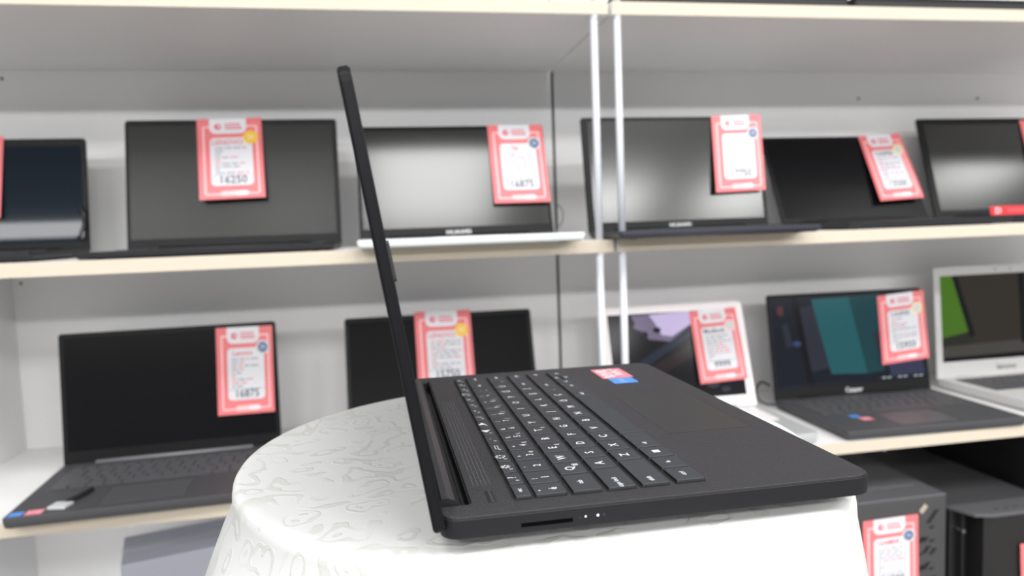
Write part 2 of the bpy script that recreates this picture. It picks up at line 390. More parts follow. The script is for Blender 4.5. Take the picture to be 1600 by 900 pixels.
# damask: petals (distorted voronoi cells cut by curved ribs) woven over a fine rib
n1 = node('ShaderNodeTexNoise', Scale=30, Detail=2); L.new(t.outputs['Object'], n1.inputs['Vector'])
sc_ = node('ShaderNodeVectorMath', operation='SCALE'); sc_.inputs['Scale'].default_value = .03; L.new(n1.outputs['Color'], sc_.inputs[0])
ad = node('ShaderNodeVectorMath', operation='ADD'); L.new(sc_.outputs[0], ad.inputs[0]); L.new(t.outputs['Object'], ad.inputs[1])
vo = node('ShaderNodeTexVoronoi', feature='SMOOTH_F1', Scale=46); L.new(ad.outputs[0], vo.inputs['Vector'])
mu = node('ShaderNodeMath', operation='MULTIPLY'); mu.inputs[1].default_value = 26; L.new(vo.outputs['Distance'], mu.inputs[0])
si = node('ShaderNodeMath', operation='SINE'); L.new(mu.outputs[0], si.inputs[0])
gate = node('ShaderNodeTexNoise', Scale=20, Detail=1); L.new(t.outputs['Object'], gate.inputs['Vector'])
rg = N.new('ShaderNodeValToRGB'); rg.color_ramp.elements[0].position = .40; rg.color_ramp.elements[1].position = .50; L.new(gate.outputs['Fac'], rg.inputs['Fac'])
rs = N.new('ShaderNodeValToRGB'); rs.color_ramp.elements[0].position = .35; rs.color_ramp.elements[1].position = .75; L.new(si.outputs[0], rs.inputs['Fac'])
mx = node('ShaderNodeMath', operation='MULTIPLY'); L.new(rg.outputs['Color'], mx.inputs[0]); L.new(rs.outputs['Color'], mx.inputs[1])
fine = node('ShaderNodeTexNoise', Scale=1500, Detail=1); L.new(t.outputs['Object'], fine.inputs['Vector'])
fm = node('ShaderNodeMath', operation='MULTIPLY'); L.new(fine.outputs['Fac'], fm.inputs[0]); L.new(mx.outputs[0], fm.inputs[1])
sm = node('ShaderNodeMath', operation='MULTIPLY_ADD'); sm.inputs[1].default_value = 2.2; L.new(fm.outputs[0], sm.inputs[0]); L.new(mx.outputs[0], sm.inputs[2])
bu = node('ShaderNodeBump', Strength=.32, Distance=.0004)
L.new(sm.outputs[0], bu.inputs['Height']); L.new(bu.outputs['Normal'], bs.inputs['Normal'])
cm = N.new('ShaderNodeMix'); cm.data_type = 'RGBA'; cm.inputs['A'].default_value = (*srgb(203, 205, 204), 1); cm.inputs['B'].default_value = (*srgb(195, 196, 193), 1)
L.new(mx.outputs[0], cm.inputs['Factor']); L.new(cm.outputs['Result'], bs.inputs['Base Color'])
b = bmesh.new(); NA = 200; rings = []
prof = [(r_, 0) for r_ in (.02, .05, .08, .11, .14, .165, .178, .1835)] + [(.1862, -.0008), (.1878, -.0030), (.1886, -.0075), (.1890, -.015)]
for k in range(1, 26): prof.append((None, -.015-k*.018))
cen = b.verts.new((0, 0, 0))
for r_, z in prof:
    ring = []
    for i in range(NA):
        a = 2*PI*i/NA
        if r_ is None:
            d = -z-.015
            flare = .20+.30*max(0, math.cos(a-math.radians(195)))**2-.02*max(0, math.cos(a+.5))
            fold = (.5*math.sin(9*a+.8)+.35*math.sin(14*a+2.1+4*d)+.25*math.sin(5*a+.4))*min(1, d/.09)
            rr = .1890+flare*d*(1-.7*min(1, d/.5))+.0115*fold*min(1, d/.12+.1)
        else: rr = r_
        aa = math.atan2(math.sin(a), math.cos(a)); wq = max(0, min(1, ((r_ or .2)-.15)/.035))
        rr += .021*wq*math.exp(-((aa-math.radians(-46))/math.radians(17))**2)
        ring.append(b.verts.new((rr*math.cos(a), rr*math.sin(a), z)))
    rings.append(ring)
for i in range(NA): b.faces.new((cen, rings[0][i], rings[0][(i+1) % NA]))
for k in range(len(rings)-1):
    for i in range(NA): b.faces.new((rings[k][i], rings[k+1][i], rings[k+1][(i+1) % NA], rings[k][(i+1) % NA]))
bmesh.ops.recalc_face_normals(b, faces=b.faces)
cl = tag(obj('tablecloth', b, CL, smooth=True), 'white floral jacquard tablecloth draped over the round stool under the open laptop', 'tablecloth')
cl.location = (SCX, SCY, H+TOPZ)

# ------------------------------------------------------------------ laptops on the shelves
def keyboard_grid(w_, d_, x0, x1, y0, y1):
    out = []
    nr = 6; ph = (y1-y0)/nr
    for r_ in range(nr):
        n = [15, 14, 14, 13, 12, 8][r_]; y = y1-ph*(r_+1)
        if r_ == 5:
            ws = [1, 1, 1, 1, 5.2, 1, 1, 1]; s = sum(ws); x = x0
            for q in ws: out.append((x, x+(x1-x0)*q/s, y, y+ph)); x += (x1-x0)*q/s
        else:
            pw = (x1-x0)/15; rest = (x1-x0)-pw*(n-2)
            a = rest*.5; x = x0
            for k in range(n):
                wd = a if k in (0, n-1) else pw
                out.append((x, x+wd, y, y+ph)); x += wd
    return out
_keyme = {}
def make_laptop(label, X, Wd, Y, tilt, yaw, Lh, D, zs, body, lidm, scrm, bezel=(.006, .006, .012, .022), bt=.015, bevm=.003, corner=.006, keys=None, logo=None, logom=None,
                thick=.006, hingem=None, keym=None, deckm=None, group=None, scr_img=None):
    """origin: left end of the hinge line; x along the width, y back, z up. bezel = left, right, top, bottom"""
    t = thing('laptop', label, 'laptop', (X, Y, zs), yaw, group)
    deckm = deckm or body
    b = bmesh.new()
    ol = rrect(0, Wd, -D, 0, [corner*.4, corner*.4, corner, corner], 5)
    loft(b, [(inset(ol, .008), .0012), (inset(ol, .002), .004), (ol, bt*.62), (ol, bt-.0009), (inset(ol, .0008), bt)], mis=[0, 0, 0, 1, 1])
    obj('base', b, [body, deckm], t)
    b = bmesh.new()
    for fx in (.03, Wd-.03):
        for fy in (-D+.025, -.03): tube(b, [(fx, fy, 0), (fx, fy, .0015)], .006, 10)
    obj('rubber_feet', b, BLACKP, t)
    ct, st_ = math.cos(tilt), math.sin(tilt)
    zb = bt-.003
    def LPx(x, h, q): return Vector((x, h*st_ - q*ct - .001, zb+h*ct+q*st_))    # q: towards the viewer
    b = bmesh.new(); ol = rrect(0, Wd, 0, Lh, [corner, corner, .002, .002], 5)
    loft(b, [(inset(ol, .002), -thick), (ol, -thick+.0018), (ol, -.0005), (inset(ol, .0006), 0)], f3=LPx)
    bmesh.ops.recalc_face_normals(b, faces=b.faces); obj('lid', b, lidm, t)
    bl, br, btp, bb = bezel
    b = bmesh.new(); q = rrect(bl, Wd-br, bb, Lh-btp, .001, 2)
    loft(b, [(q, -.001), (q, .0002)], f3=LPx); bmesh.ops.recalc_face_normals(b, faces=b.faces)
    scr = obj('screen', b, scrm, t)
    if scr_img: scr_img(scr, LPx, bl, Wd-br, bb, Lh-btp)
    b = bmesh.new(); tube(b, [(Wd*.14, .001, bt-.002), (Wd*.86, .001, bt-.002)], .0058, 12); obj('hinge', b, hingem or (lidm if bt < .02 else body), t, smooth=True)
    if logo:
        b = bmesh.new(); text(b, logo, bb*.42+.003, lambda x, y: LPx(x, y, .0004), cx=Wd/2, cyy=bb*.5); obj('logo', b, logom, t)
    if keys:
        km = keym or KEYT
        for (a0, a1, c0, c1) in keyboard_grid(Wd, D, Wd*.06, Wd*.94, -D*.55, -D*.10):
            sz = (round(a1-a0, 4), round(c1-c0, 4))
            if (sz, km.name) not in _keyme:
                kb = bmesh.new(); box(kb, -sz[0]/2+.0012, sz[0]/2-.0012, -sz[1]/2+.0012, sz[1]/2-.0012, 0, .0016, .0004, seg=1)
                me = bpy.data.meshes.new('key'); kb.to_mesh(me); kb.free(); me.materials.append(km); _keyme[(sz, km.name)] = me
            k = bpy.data.objects.new('key', _keyme[(sz, km.name)]); C.objects.link(k); k.parent = t; k.location = ((a0+a1)/2, (c0+c1)/2, bt)
    else:
        b = bmesh.new()
        for (a0, a1, c0, c1) in keyboard_grid(Wd, D, Wd*.06, Wd*.94, -D*.55, -D*.10):
            box(b, a0+.0012, a1-.0012, c0+.0012, c1-.0012, bt-.0002, bt+.0012)
        obj('keyboard', b, keym or KEYT, t)
    b = bmesh.new(); q = rrect(Wd*.33, Wd*.65, -D*.93, -D*.62, .002, 3); loft(b, [(q, bt-.001), (q, bt+.00025)])
    obj('touchpad', b, mat('pad_'+body.name, tuple(c*1.25 for c in body.node_tree.nodes['Principled BSDF'].inputs['Base Color'].default_value[:3]), .35), t)
    return t, LPx
BODYB = mat('laptop_black', srgb(32, 32, 35), .42, spec=.3)
BODYG = mat('laptop_graphite', srgb(70, 70, 73), .5, spec=.3)
LIDB = mat('bezel_black', srgb(15, 15, 17), .45, spec=.2)
BODYN = mat('laptop_navy_grey', srgb(56, 58, 68), .38, metal=.3)
SILV = mat('laptop_silver', srgb(205, 208, 210), .35, metal=.15)
SILVK = mat('silver_lap_lid', srgb(196, 196, 195), .4)
WHT = mat('laptop_white_plastic', srgb(238, 232, 234), .35)
MCB = mat('laptop_pale_grey', srgb(178, 182, 182), .3)
WHITB = mat('laptop_pearl', srgb(225, 232, 233), .35)
def screenmat(name, rough, c=(.012, .012, .013), spec=.5): return mat(name, c, rough, spec=spec)
MATTE = screenmat('matte_screen', .17, (.010, .012, .011), .75)
MATTE2 = screenmat('matte_screen_soft', .27, (.009, .010, .009), .28)
GLOSS = screenmat('gloss_screen', .04, (.006, .008, .011), .36)
DULL = screenmat('dull_screen', .24, (.004, .004, .005), .16)
LOGOM = mat('logo_white', srgb(215, 215, 218), .4)
KD = mat('key_dark', srgb(72, 72, 75), .5); KG = mat('key_graphite', srgb(78, 78, 82), .5)
ZT, ZM, ZB = SHZ[0][1], SHZ[1][1], SHZ[2][1]
def deg(a): return math.radians(a)

# emissive flat colour fields laid over three of the screens
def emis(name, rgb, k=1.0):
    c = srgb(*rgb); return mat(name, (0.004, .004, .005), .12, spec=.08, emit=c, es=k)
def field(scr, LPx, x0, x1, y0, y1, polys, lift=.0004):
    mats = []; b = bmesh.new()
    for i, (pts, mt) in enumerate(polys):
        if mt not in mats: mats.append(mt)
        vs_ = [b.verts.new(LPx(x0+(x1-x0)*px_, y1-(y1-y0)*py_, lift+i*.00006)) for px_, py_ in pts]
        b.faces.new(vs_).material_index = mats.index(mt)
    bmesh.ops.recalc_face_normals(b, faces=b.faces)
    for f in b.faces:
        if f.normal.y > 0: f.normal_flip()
    obj('screen_colour_fields', b, mats, scr)
def blob(cx, cyy, rx, ry, n=14, j=.25, seed=1):
    R = random.Random(seed); return [(min(1, max(0, cx+rx*math.cos(2*PI*k/n)*(1+R.uniform(-j, j)))), min(1, max(0, cyy+ry*math.sin(2*PI*k/n)*(1+R.uniform(-j, j))))) for k in range(n)]
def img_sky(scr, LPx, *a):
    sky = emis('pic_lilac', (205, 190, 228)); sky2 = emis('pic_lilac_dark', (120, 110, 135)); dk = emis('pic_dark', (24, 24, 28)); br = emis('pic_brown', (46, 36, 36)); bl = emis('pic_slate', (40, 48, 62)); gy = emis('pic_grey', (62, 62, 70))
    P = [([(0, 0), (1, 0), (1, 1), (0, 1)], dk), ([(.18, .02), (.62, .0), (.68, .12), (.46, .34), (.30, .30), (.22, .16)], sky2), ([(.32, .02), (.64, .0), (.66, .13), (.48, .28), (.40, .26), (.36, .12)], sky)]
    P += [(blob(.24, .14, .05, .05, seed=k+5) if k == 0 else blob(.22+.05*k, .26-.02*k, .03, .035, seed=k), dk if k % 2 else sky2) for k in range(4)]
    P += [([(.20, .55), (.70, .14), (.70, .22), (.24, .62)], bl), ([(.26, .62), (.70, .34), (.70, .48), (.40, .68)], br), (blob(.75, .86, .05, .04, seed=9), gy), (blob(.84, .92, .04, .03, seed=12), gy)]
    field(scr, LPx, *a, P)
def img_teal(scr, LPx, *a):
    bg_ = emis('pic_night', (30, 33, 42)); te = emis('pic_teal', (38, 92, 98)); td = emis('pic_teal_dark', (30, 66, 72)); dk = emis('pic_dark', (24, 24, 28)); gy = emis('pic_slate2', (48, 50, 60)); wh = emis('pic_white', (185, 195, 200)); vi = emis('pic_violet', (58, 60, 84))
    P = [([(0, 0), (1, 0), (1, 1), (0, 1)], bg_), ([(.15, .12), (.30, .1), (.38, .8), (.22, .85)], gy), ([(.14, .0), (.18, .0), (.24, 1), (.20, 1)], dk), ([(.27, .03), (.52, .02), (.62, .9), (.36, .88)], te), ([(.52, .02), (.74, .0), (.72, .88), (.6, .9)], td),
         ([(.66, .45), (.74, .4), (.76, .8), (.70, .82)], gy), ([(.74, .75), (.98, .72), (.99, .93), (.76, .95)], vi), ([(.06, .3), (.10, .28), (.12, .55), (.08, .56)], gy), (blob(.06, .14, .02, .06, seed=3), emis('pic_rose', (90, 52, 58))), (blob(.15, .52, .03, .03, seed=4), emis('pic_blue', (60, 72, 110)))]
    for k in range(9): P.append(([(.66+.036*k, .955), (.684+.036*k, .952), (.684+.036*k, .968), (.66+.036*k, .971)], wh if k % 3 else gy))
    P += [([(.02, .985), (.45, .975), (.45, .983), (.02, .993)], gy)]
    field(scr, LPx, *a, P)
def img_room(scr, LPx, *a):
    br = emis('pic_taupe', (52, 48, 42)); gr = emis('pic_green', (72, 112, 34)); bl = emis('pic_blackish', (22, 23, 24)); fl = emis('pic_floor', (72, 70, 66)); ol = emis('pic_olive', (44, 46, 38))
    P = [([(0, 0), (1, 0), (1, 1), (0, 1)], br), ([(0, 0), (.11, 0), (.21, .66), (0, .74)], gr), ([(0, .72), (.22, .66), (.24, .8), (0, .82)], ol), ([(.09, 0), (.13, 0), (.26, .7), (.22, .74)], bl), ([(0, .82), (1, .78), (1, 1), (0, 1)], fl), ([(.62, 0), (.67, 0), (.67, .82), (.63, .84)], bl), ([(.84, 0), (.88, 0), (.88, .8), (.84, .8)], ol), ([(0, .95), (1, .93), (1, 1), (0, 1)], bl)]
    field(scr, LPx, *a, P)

UP = {}
UP['LL'] = make_laptop('black glossy laptop at the far left end of the middle shelf, cut by the frame', -.823, .325, 1.395, deg(5.9), 0, .198, .225, ZM, BODYB, LIDB, screenmat('gloss_screen_reflection_tint', .025, (.010, .016, .024), .14), bezel=(.008, .008, .013, .016))  # bluish reflection of the room is put into this screen's base colour
UP['L2'] = make_laptop('large matte black laptop on the middle shelf, left of the near laptop lid', -.427, .362, 1.362, deg(9.5), 0, .232, .235, ZM-.0, BODYB, LIDB, MATTE2, bezel=(.006, .008, .010, .020), bt=.0105)
UP['L3'] = make_laptop('laptop with pearl white base and bright matte screen behind the near lid', -.030, .339, 1.270, deg(18), 0, .211, .205, ZM, WHITB, LIDB, MATTE, bezel=(.006, .006, .008, .020), logo='HUAWEI', logom=LOGOM, bt=.014)
UP['R1'] = make_laptop('dark grey laptop behind the two white rods, screen glowing pale at lower right', .360, .338, 1.222, deg(10), 0, .206, .165, ZM, BODYN, LIDB, MATTE, bezel=(.012, .007, .007, .018), logo='HUAWEI', logom=LOGOM, bt=.013)
UP['R2'] = make_laptop('lower black laptop leaning far back between two taller ones, middle shelf', .7995, .333, 1.343, deg(25.8), 0, .205, .205, ZM, BODYB, LIDB, DULL, bezel=(.008, .006, .007, .014), bt=.013)
UP['R3'] = make_laptop('black laptop at the right end of the middle shelf, red strip at its hinge', 1.186, .36, 1.389, deg(16), 0, .231, .235, ZM, BODYN, LIDB, MATTE, bezel=(.016, .008, .014, .018), bt=.014)
UP['BL'] = make_laptop('large black laptop with keyboard and palm stickers on the bottom shelf, far left', -.545, .355, 1.334, deg(6.1), deg(3.4), .226, .246, ZB, BODYG, LIDB, DULL, bezel=(.007, .007, .008, .024), bt=.018, keys=True, keym=KG, hingem=mat('hinge_bar_grey', srgb(118, 118, 122), .4))
UP['ML'] = make_laptop('black laptop on the bottom shelf partly hidden by the near laptop and cloth', -.070, .357, 1.330, deg(17.5), 0, .230, .21, ZB, BODYB, LIDB, screenmat('dark_soft_screen', .35, (.006, .006, .007), .05), bezel=(.007, .007, .009, .022), bt=.018)
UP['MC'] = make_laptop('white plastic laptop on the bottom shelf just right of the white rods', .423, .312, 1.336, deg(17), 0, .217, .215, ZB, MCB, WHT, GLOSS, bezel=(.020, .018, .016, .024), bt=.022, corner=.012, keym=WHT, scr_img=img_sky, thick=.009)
UP['TE'] = make_laptop('graphite laptop with a teal picture on its screen, on the bottom shelf', .794, .357, 1.367, deg(9.5), deg(-1.6), .221, .246, ZB, BODYG, LIDB, GLOSS, bezel=(.007, .007, .008, .026), bt=.018, logo='Casper', logom=LOGOM, keys=True, keym=KD, scr_img=img_teal)
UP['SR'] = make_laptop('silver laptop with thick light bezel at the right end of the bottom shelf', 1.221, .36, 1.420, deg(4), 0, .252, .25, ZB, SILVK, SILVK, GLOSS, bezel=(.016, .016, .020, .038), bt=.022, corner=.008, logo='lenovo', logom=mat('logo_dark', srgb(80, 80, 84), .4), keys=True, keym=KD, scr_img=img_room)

# fittings on particular laptops
t, LPx = UP['BL']
def deck_patch(t, name, x0, x1, y0, y1, z, mts, extra=None, label=None):
    b = bmesh.new(); q = rrect(x0, x1, y0, y1, .001, 2); loft(b, [(q, z-.0003), (q, z+.0002)])
    if extra: extra(b, z+.0003)
    return obj(name, b, mts, t, label=label)
deck_patch(t, 'blue_sticker', .004, .022, -.240, -.222, .018, [SB, SBL], lambda b, z: text(b, 'intel', .007, lambda x, y: Vector((.013+x, -.231+y, z)), 1), 'blue sticker')
deck_patch(t, 'red_sticker', .025, .047, -.240, -.220, .018, [SR_, SW], lambda b, z: text(b, '%100', .009, lambda x, y: Vector((.036+x, -.230+y, z)), 1), 'red sticker')
t, LPx = UP['TE']
deck_patch(t, 'blue_sticker', .064, .082, -.165, -.148, .018, [SB, SBL], None, 'blue sticker')
deck_patch(t, 'red_sticker', .072, .094, -.187, -.167, .018, [SR_, SW], lambda b, z: text(b, '100', .01, lambda x, y: Vector((.083+x, -.177+y, z)), 1), 'red and white sticker')
# webcam dot and slot on the silver laptop
t, LPx = UP['SR']
for x in (.16, .20):
    b = bmesh.new(); loft(b, [(circ(x, .242, .0022, 12), -.0005), (circ(x, .242, .0022, 12), .0005)], f3=LPx); bmesh.ops.recalc_face_normals(b, faces=b.faces); obj('webcam', b, BLACKP, t)

# ------------------------------------------------------------------ price tags
TR_ = mat('tag_red', srgb(228, 118, 122), .5); TP = mat('tag_pink', srgb(250, 196, 198), .5); TW = mat('tag_white', srgb(220, 221, 226), .5)
TXT = mat('tag_text_grey', srgb(120, 120, 132), .6); TRD = mat('tag_text_red', srgb(222, 90, 108), .6); TK = mat('tag_price', srgb(70, 74, 90), .6)
BY = mat('badge_yellow', srgb(240, 195, 60), .4); BB = mat('badge_blue', srgb(62, 90, 140), .4); BG = mat('badge_grey', srgb(200, 205, 205), .4); BO = mat('badge_rim_cream', srgb(243, 226, 160), .4)
def price_tag(label, TLp, TRp, BLp, plane_p, plane_n, off0, off1, price, badge, brand, brandm=None, curl=0.0):
    """hang a card: three measured corners put on a plane; off0/off1 = stand-off at the top / bottom edge"""
    n = plane_n.normalized()
    A = on_plane(*TLp, plane_p+n*off0, n); Bq = on_plane(*TRp, plane_p+n*off0, n); Cq = on_plane(*BLp, plane_p+n*off1, n)
    W_ = (Bq-A).length; ex = (Bq-A).normalized(); d = (Cq-A); ey = (d-ex*d.dot(ex)*.0).normalized(); Hh = d.length
    ez = ey.cross(ex).normalized()
    if ez.dot(n) < 0: ez = -ez
    ey_ = ey
    org = A+d*.0
    t = thing('price_tag', label, 'price tag', tuple(A))
    S = W_; K = Hh/(1.42*W_)
    def T(x, y, z): 
        return ex*(x*S) + ey_*(y*S*K) + ez*(z + curl*math.sin(min(1, max(0, y/1.42))*PI)*S + .0) 
    def Tz(z): return lambda x, y, q=None: T(x, -y, z)
    def strip(bm, x0, x1, y0, y1, r_, z, mi):          # rounded patch cut into rows so it can follow the bend
        pts = rrect(x0, x1, y0, y1, r_, 4) if not isinstance(r_, tuple) else rrect(x0, x1, y0, y1, list(r_), 4)
        f = bm.faces.new([bm.verts.new(T(px_, py_, z)) for px_, py_ in pts]); f.material_index = mi
    b = bmesh.new()
    ny = 12
    for (z, flip) in ((0, False), (.0007, True)):
        vs_ = [[b.verts.new(T(i, 1.42*k/ny, z)) for i in (0, 1)] for k in range(ny+1)]
        for k in range(ny):
            b.faces.new((vs_[k][0], vs_[k][1], vs_[k+1][1], vs_[k+1][0]) if flip else (vs_[k][1], vs_[k][0], vs_[k+1][0], vs_[k+1][1]))
        if z == 0: back = vs_
    for k in range(ny):
        for i in (0, 1): b.faces.new((back[k][i], vs_[k][i], vs_[k+1][i], back[k+1][i]))
    b.faces.new((back[0][0], back[0][1], vs_[0][1], vs_[0][0])); b.faces.new((back[ny][0], back[ny][1], vs_[ny][1], vs_[ny][0]))
    z1 = .0007
    bmesh.ops.recalc_face_normals(b, faces=b.faces)
    obj('card', b, TR_, t)
    b = bmesh.new()
    for (x0, x1, y0, y1) in ((.08, .93, .130, .158), (.08, .93, 1.322, 1.348), (.08, .11, .135, 1.345), (.90, .93, .135, 1.345)):
        strip(b, x0, x1, y0, y1, 0, z1+.0001, 0)
    strip(b, .32, .70, 1.285, 1.365, .038, z1+.0003, 0); strip(b, .55, .75, 1.285, 1.365, .038, z1+.00035, 1)
    obj('border_line', b, [TP, TW], t)
    b = bmesh.new()
    strip(b, .19, .76, 0, .27, (.10, .10, 0, 0), z1+.0002, 0)
    if isinstance(badge, int) or True: strip(b, .19, .84, .345, 1.19, .07, z1+.0002, 0)
    obj('white_panel', b, TW, t)
    b = bmesh.new()
    b.faces.new([b.verts.new(T(px_, py_, z1+.0004)) for px_, py_ in circ(.32, .145, .055, 18)]).material_index = 1
    b.faces.new([b.verts.new(T(px_, py_, z1+.0005)) for px_, py_ in circ(.335, .14, .022, 10)]).material_index = 3
    for (yy, x0, x1, mi) in ((.10, .42, .66, 1), (.145, .42, .68, 1), (.185, .43, .69, 1)):
        strip(b, x0, x1, yy-.010, yy+.010, 0, z1+.0004, mi)
    text(b, brand, .12, Tz(z1+.0004), 2 if brandm else 1, cx=.46, cyy=-.43)
    R = random.Random(label); 
    for k in range(9):
        yy = .53+k*.055; x = .26
        while x < .74:
            l_ = R.uniform(.05, .14); strip(b, x, min(.79, x+l_), yy-.008, yy+.008, 0, z1+.0004, 0 if R.random() < .75 else 1); x += l_+.025
            if R.random() < .2: break
    strip(b, .20, .83, 1.015, 1.021, 0, z1+.0004, 0)
    obj('printed_text', b, [TXT, TRD, TK, TW], t)
    b = bmesh.new(); text(b, price, .185, Tz(z1+.0004), 2, cx=.52, cyy=-1.095, sx=.95)
    obj('price_digits', b, [TXT, TRD, TK], t)
    b = bmesh.new(); z2 = z1+.0006
    rim, core = badge
    b.faces.new([b.verts.new(T(px_, py_, z2)) for px_, py_ in circ(.82, .35, .118, 26)]).material_index = 0
    b.faces.new([b.verts.new(T(px_, py_, z2+.0001)) for px_, py_ in circ(.82, .35, .085, 22)]).material_index = 1
    text(b, '25', .09, Tz(z2+.0002), 2, cx=.82, cyy=-.35)
    obj('badge', b, [rim, core, TW], t)
    return t
def lidplane(key):
    t, LPx = UP[key]
    Rz = Matrix.Rotation(t.rotation_euler[2], 4, 'Z'); M = Matrix.Translation(t.location-Vector((0, 0, H))) @ Rz
    p0 = M @ LPx(0, 0, 0); p1 = M @ LPx(0, 0, 1); return p0, (p1-p0)
def lid_tag(key, label, a, b_, c, price, badge, brand, off=(.0015, .009), **k):
    p0, n = lidplane(key); return price_tag(label, a, b_, c, p0, n, off[0], off[1], price, badge, brand, **k)
BLUEB = (BG, BB); YB_ = (BY, BY); CREAM = (BO, BG)
lid_tag('LL', 'red price tag at the very left edge of the frame on the middle shelf', (-80, 216), (6, 213), (-86, 345), '14500', BLUEB, 'asus')
lid_tag('L2', 'red price tag with yellow badge hanging off the middle-shelf laptop left of the near lid', (307, 187), (408, 184), (312, 313), '16250', YB_, 'LENOVO', off=(.002, .02))
lid_tag('L3', 'red price tag with blue badge on the laptop with pearl white base', (761, 196), (846, 195), (773, 318), '16875', BLUEB, 'hp')
lid_tag('R1', 'red price tag reading 17750 on the laptop behind the white rods', (1111, 182), (1187, 179), (1119, 301), '17750', BLUEB, '✿', off=(.0015, .012))
lid_tag('R2', 'slanted red price tag with cream badge on the far-leaning middle-shelf laptop', (1340, 213), (1405, 209), (1376, 314), '13500', CREAM, 'CASPER', brandm=1, off=(.0015, .014))
lid_tag('R3', 'red price tag cut off by the right frame edge on the middle shelf', (1592, 188), (1668, 186), (1622, 312), '18500', BLUEB, 'msi')
lid_tag('BL', 'red price tag reading 16875 on the large bottom-shelf laptop at far left', (337, 513), (425, 508), (341, 650), '16875', BLUEB, 'Lenovo')
lid_tag('ML', 'red price tag reading 15750 with yellow badge, just right of the near lid', (647, 488), (734, 484), (655, 618), '15750', YB_, 'LENOVO')
lid_tag('MC', 'red price tag reading 9999 on the white plastic laptop', (1076, 487), (1148, 480), (1095, 600), '9999', (TP, BG), 'MacBook', brandm=1, off=(.0015, .012))
lid_tag('TE', 'red price tag reading 15950 on the laptop with the teal picture', (1370, 463), (1442, 453), (1379, 570), '15950', CREAM, 'CASPER', brandm=1)

# red strip standing at the hinge of the right-hand middle-shelf laptop
p0, n = lidplane('R3'); pp = Vector((0, 1.27, 0)); nn = Vector((0, -1, 0))
q = [on_plane(x, y, pp, nn) for x, y in ((1548, 333), (1612, 331), (1612, 315), (1552, 319))]
zb = ZM+.0145; A = q[0]
t = thing('red_label_strip', 'small red strip with white letter D at the hinge of the right-hand laptop', 'label', (A.x, 1.27, zb))
wd = .105; b = bmesh.new(); ol = rrect(0, wd, 0, .0185, [.002, .004, 0, 0], 4); S3 = lambda x, y, z: Vector((x, -z+y*.15, y))
loft(b, [(ol, -.0008), (ol, .0008)], f3=S3); bmesh.ops.recalc_face_normals(b, faces=b.faces); obj('strip', b, mat('strip_red', srgb(222, 40, 48), .4), t)
b = bmesh.new(); text(b, 'D', .017, lambda x, y: S3(x, y, .001), cx=.018, cyy=.009, sx=1.2); obj('letter_mark', b, TW, t)
b = bmesh.new(); text(b, 'EXPERT', .010, lambda x, y: S3(x, y, .001), cx=.062, cyy=.009, sx=1.3); obj('lettering', b, mat('strip_pale_red', srgb(235, 110, 115), .4), t)

# security cable curls behind two laptops
def cable(label, pts, r, m_):
    b = bmesh.new(); P = [Vector(p) for p in pts]; out = []
    for i in range(len(P)-1):
        a0, a1, a2, a3 = P[max(0, i-1)], P[i], P[i+1], P[min(len(P)-1, i+2)]
        for k in range(8):
            s = k/8; out.append(.5*((2*a1)+(-a0+a2)*s+(2*a0-5*a1+4*a2-a3)*s*s+(-a0+3*a1-3*a2+a3)*s**3))
    out.append(P[-1]); o0 = out[0].copy()
    tube(b, [p-o0 for p in out], r, 8); o = obj('cable', b, m_, smooth=True); o.location = o0+Vector((0, 0, H)); return tag(o, label, 'cable')
bk = lambda x, y, Y_: on_plane(x, y, Vector((0, Y_, 0)), Vector((0, 1, 0)))
cable('black coiled cable on the bottom shelf left of the laptop with the teal picture', [bk(1203, 603, 1.40), bk(1190, 597, 1.40), bk(1182, 607, 1.39), bk(1184, 622, 1.385), bk(1196, 631, 1.37), bk(1212, 632, 1.365)], .0022, BLACKP)
cable('thin grey cable loop beside the laptop with pearl white base', [bk(868, 318, 1.44), bk(878, 327, 1.43), bk(879, 345, 1.42), bk(870, 358, 1.41), bk(866, 364, 1.40)], .0014, mat('cable_grey', srgb(170, 172, 175), .5))
cable('black cable loop at the right edge of the far left middle-shelf laptop', [bk(124, 322, 1.40), bk(131, 335, 1.39), bk(131, 350, 1.39), bk(126, 366, 1.385), bk(122, 372, 1.38)], .003, BLACKP)

# little white plug lying on the keyboard of the far left bottom laptop
t = thing('usb_receiver', 'small white and black plug lying on the far left bottom-shelf laptop palm rest', 'plug', (-.466, 1.118, ZB+.0184), deg(-12))
b = bmesh.new(); box(b, -.013, .013, -.011, .011, 0, .004, .0008); obj('plug_body', b, SILV, t)
b = bmesh.new(); tube(b, [(.002, .010, .0035), (.008, .03, .004), (.010, .060, .0045)], .0034, 8); obj('plug_cord', b, BLACKP, t)

# ------------------------------------------------------------------ dark boxes on the top shelf, right unit
for i, (x0, x1, lab) in enumerate(((.39, .80, 'closed black laptop on the top right shelf, nearer the white rods'), (.81, 1.20, 'closed black laptop on the top right shelf, second from the rods'), (1.21, 1.42, 'closed black laptop on the top right shelf by the right frame edge'))):
    t = thing('closed_laptop', lab, 'laptop', (x0, 1.135, ZT), 0, 'closed laptops on the top shelf')
    b = bmesh.new(); ol = rrect(0, x1-x0, 0, .25, .008, 4); loft(b, [(inset(ol, .006), 0), (ol, .006), (ol, .014)]); obj('base', b, BODYB, t)
    b = bmesh.new(); ol = rrect(0, x1-x0, 0, .25, .008, 4); loft(b, [(ol, .0145), (ol, .019), (inset(ol, .002), .021)]); obj('lid', b, LIDB, t)
    b = bmesh.new(); box(b, .05, x1-x0-.05, .235, .247, .010, .017); obj('hinge', b, BLACKP, t)

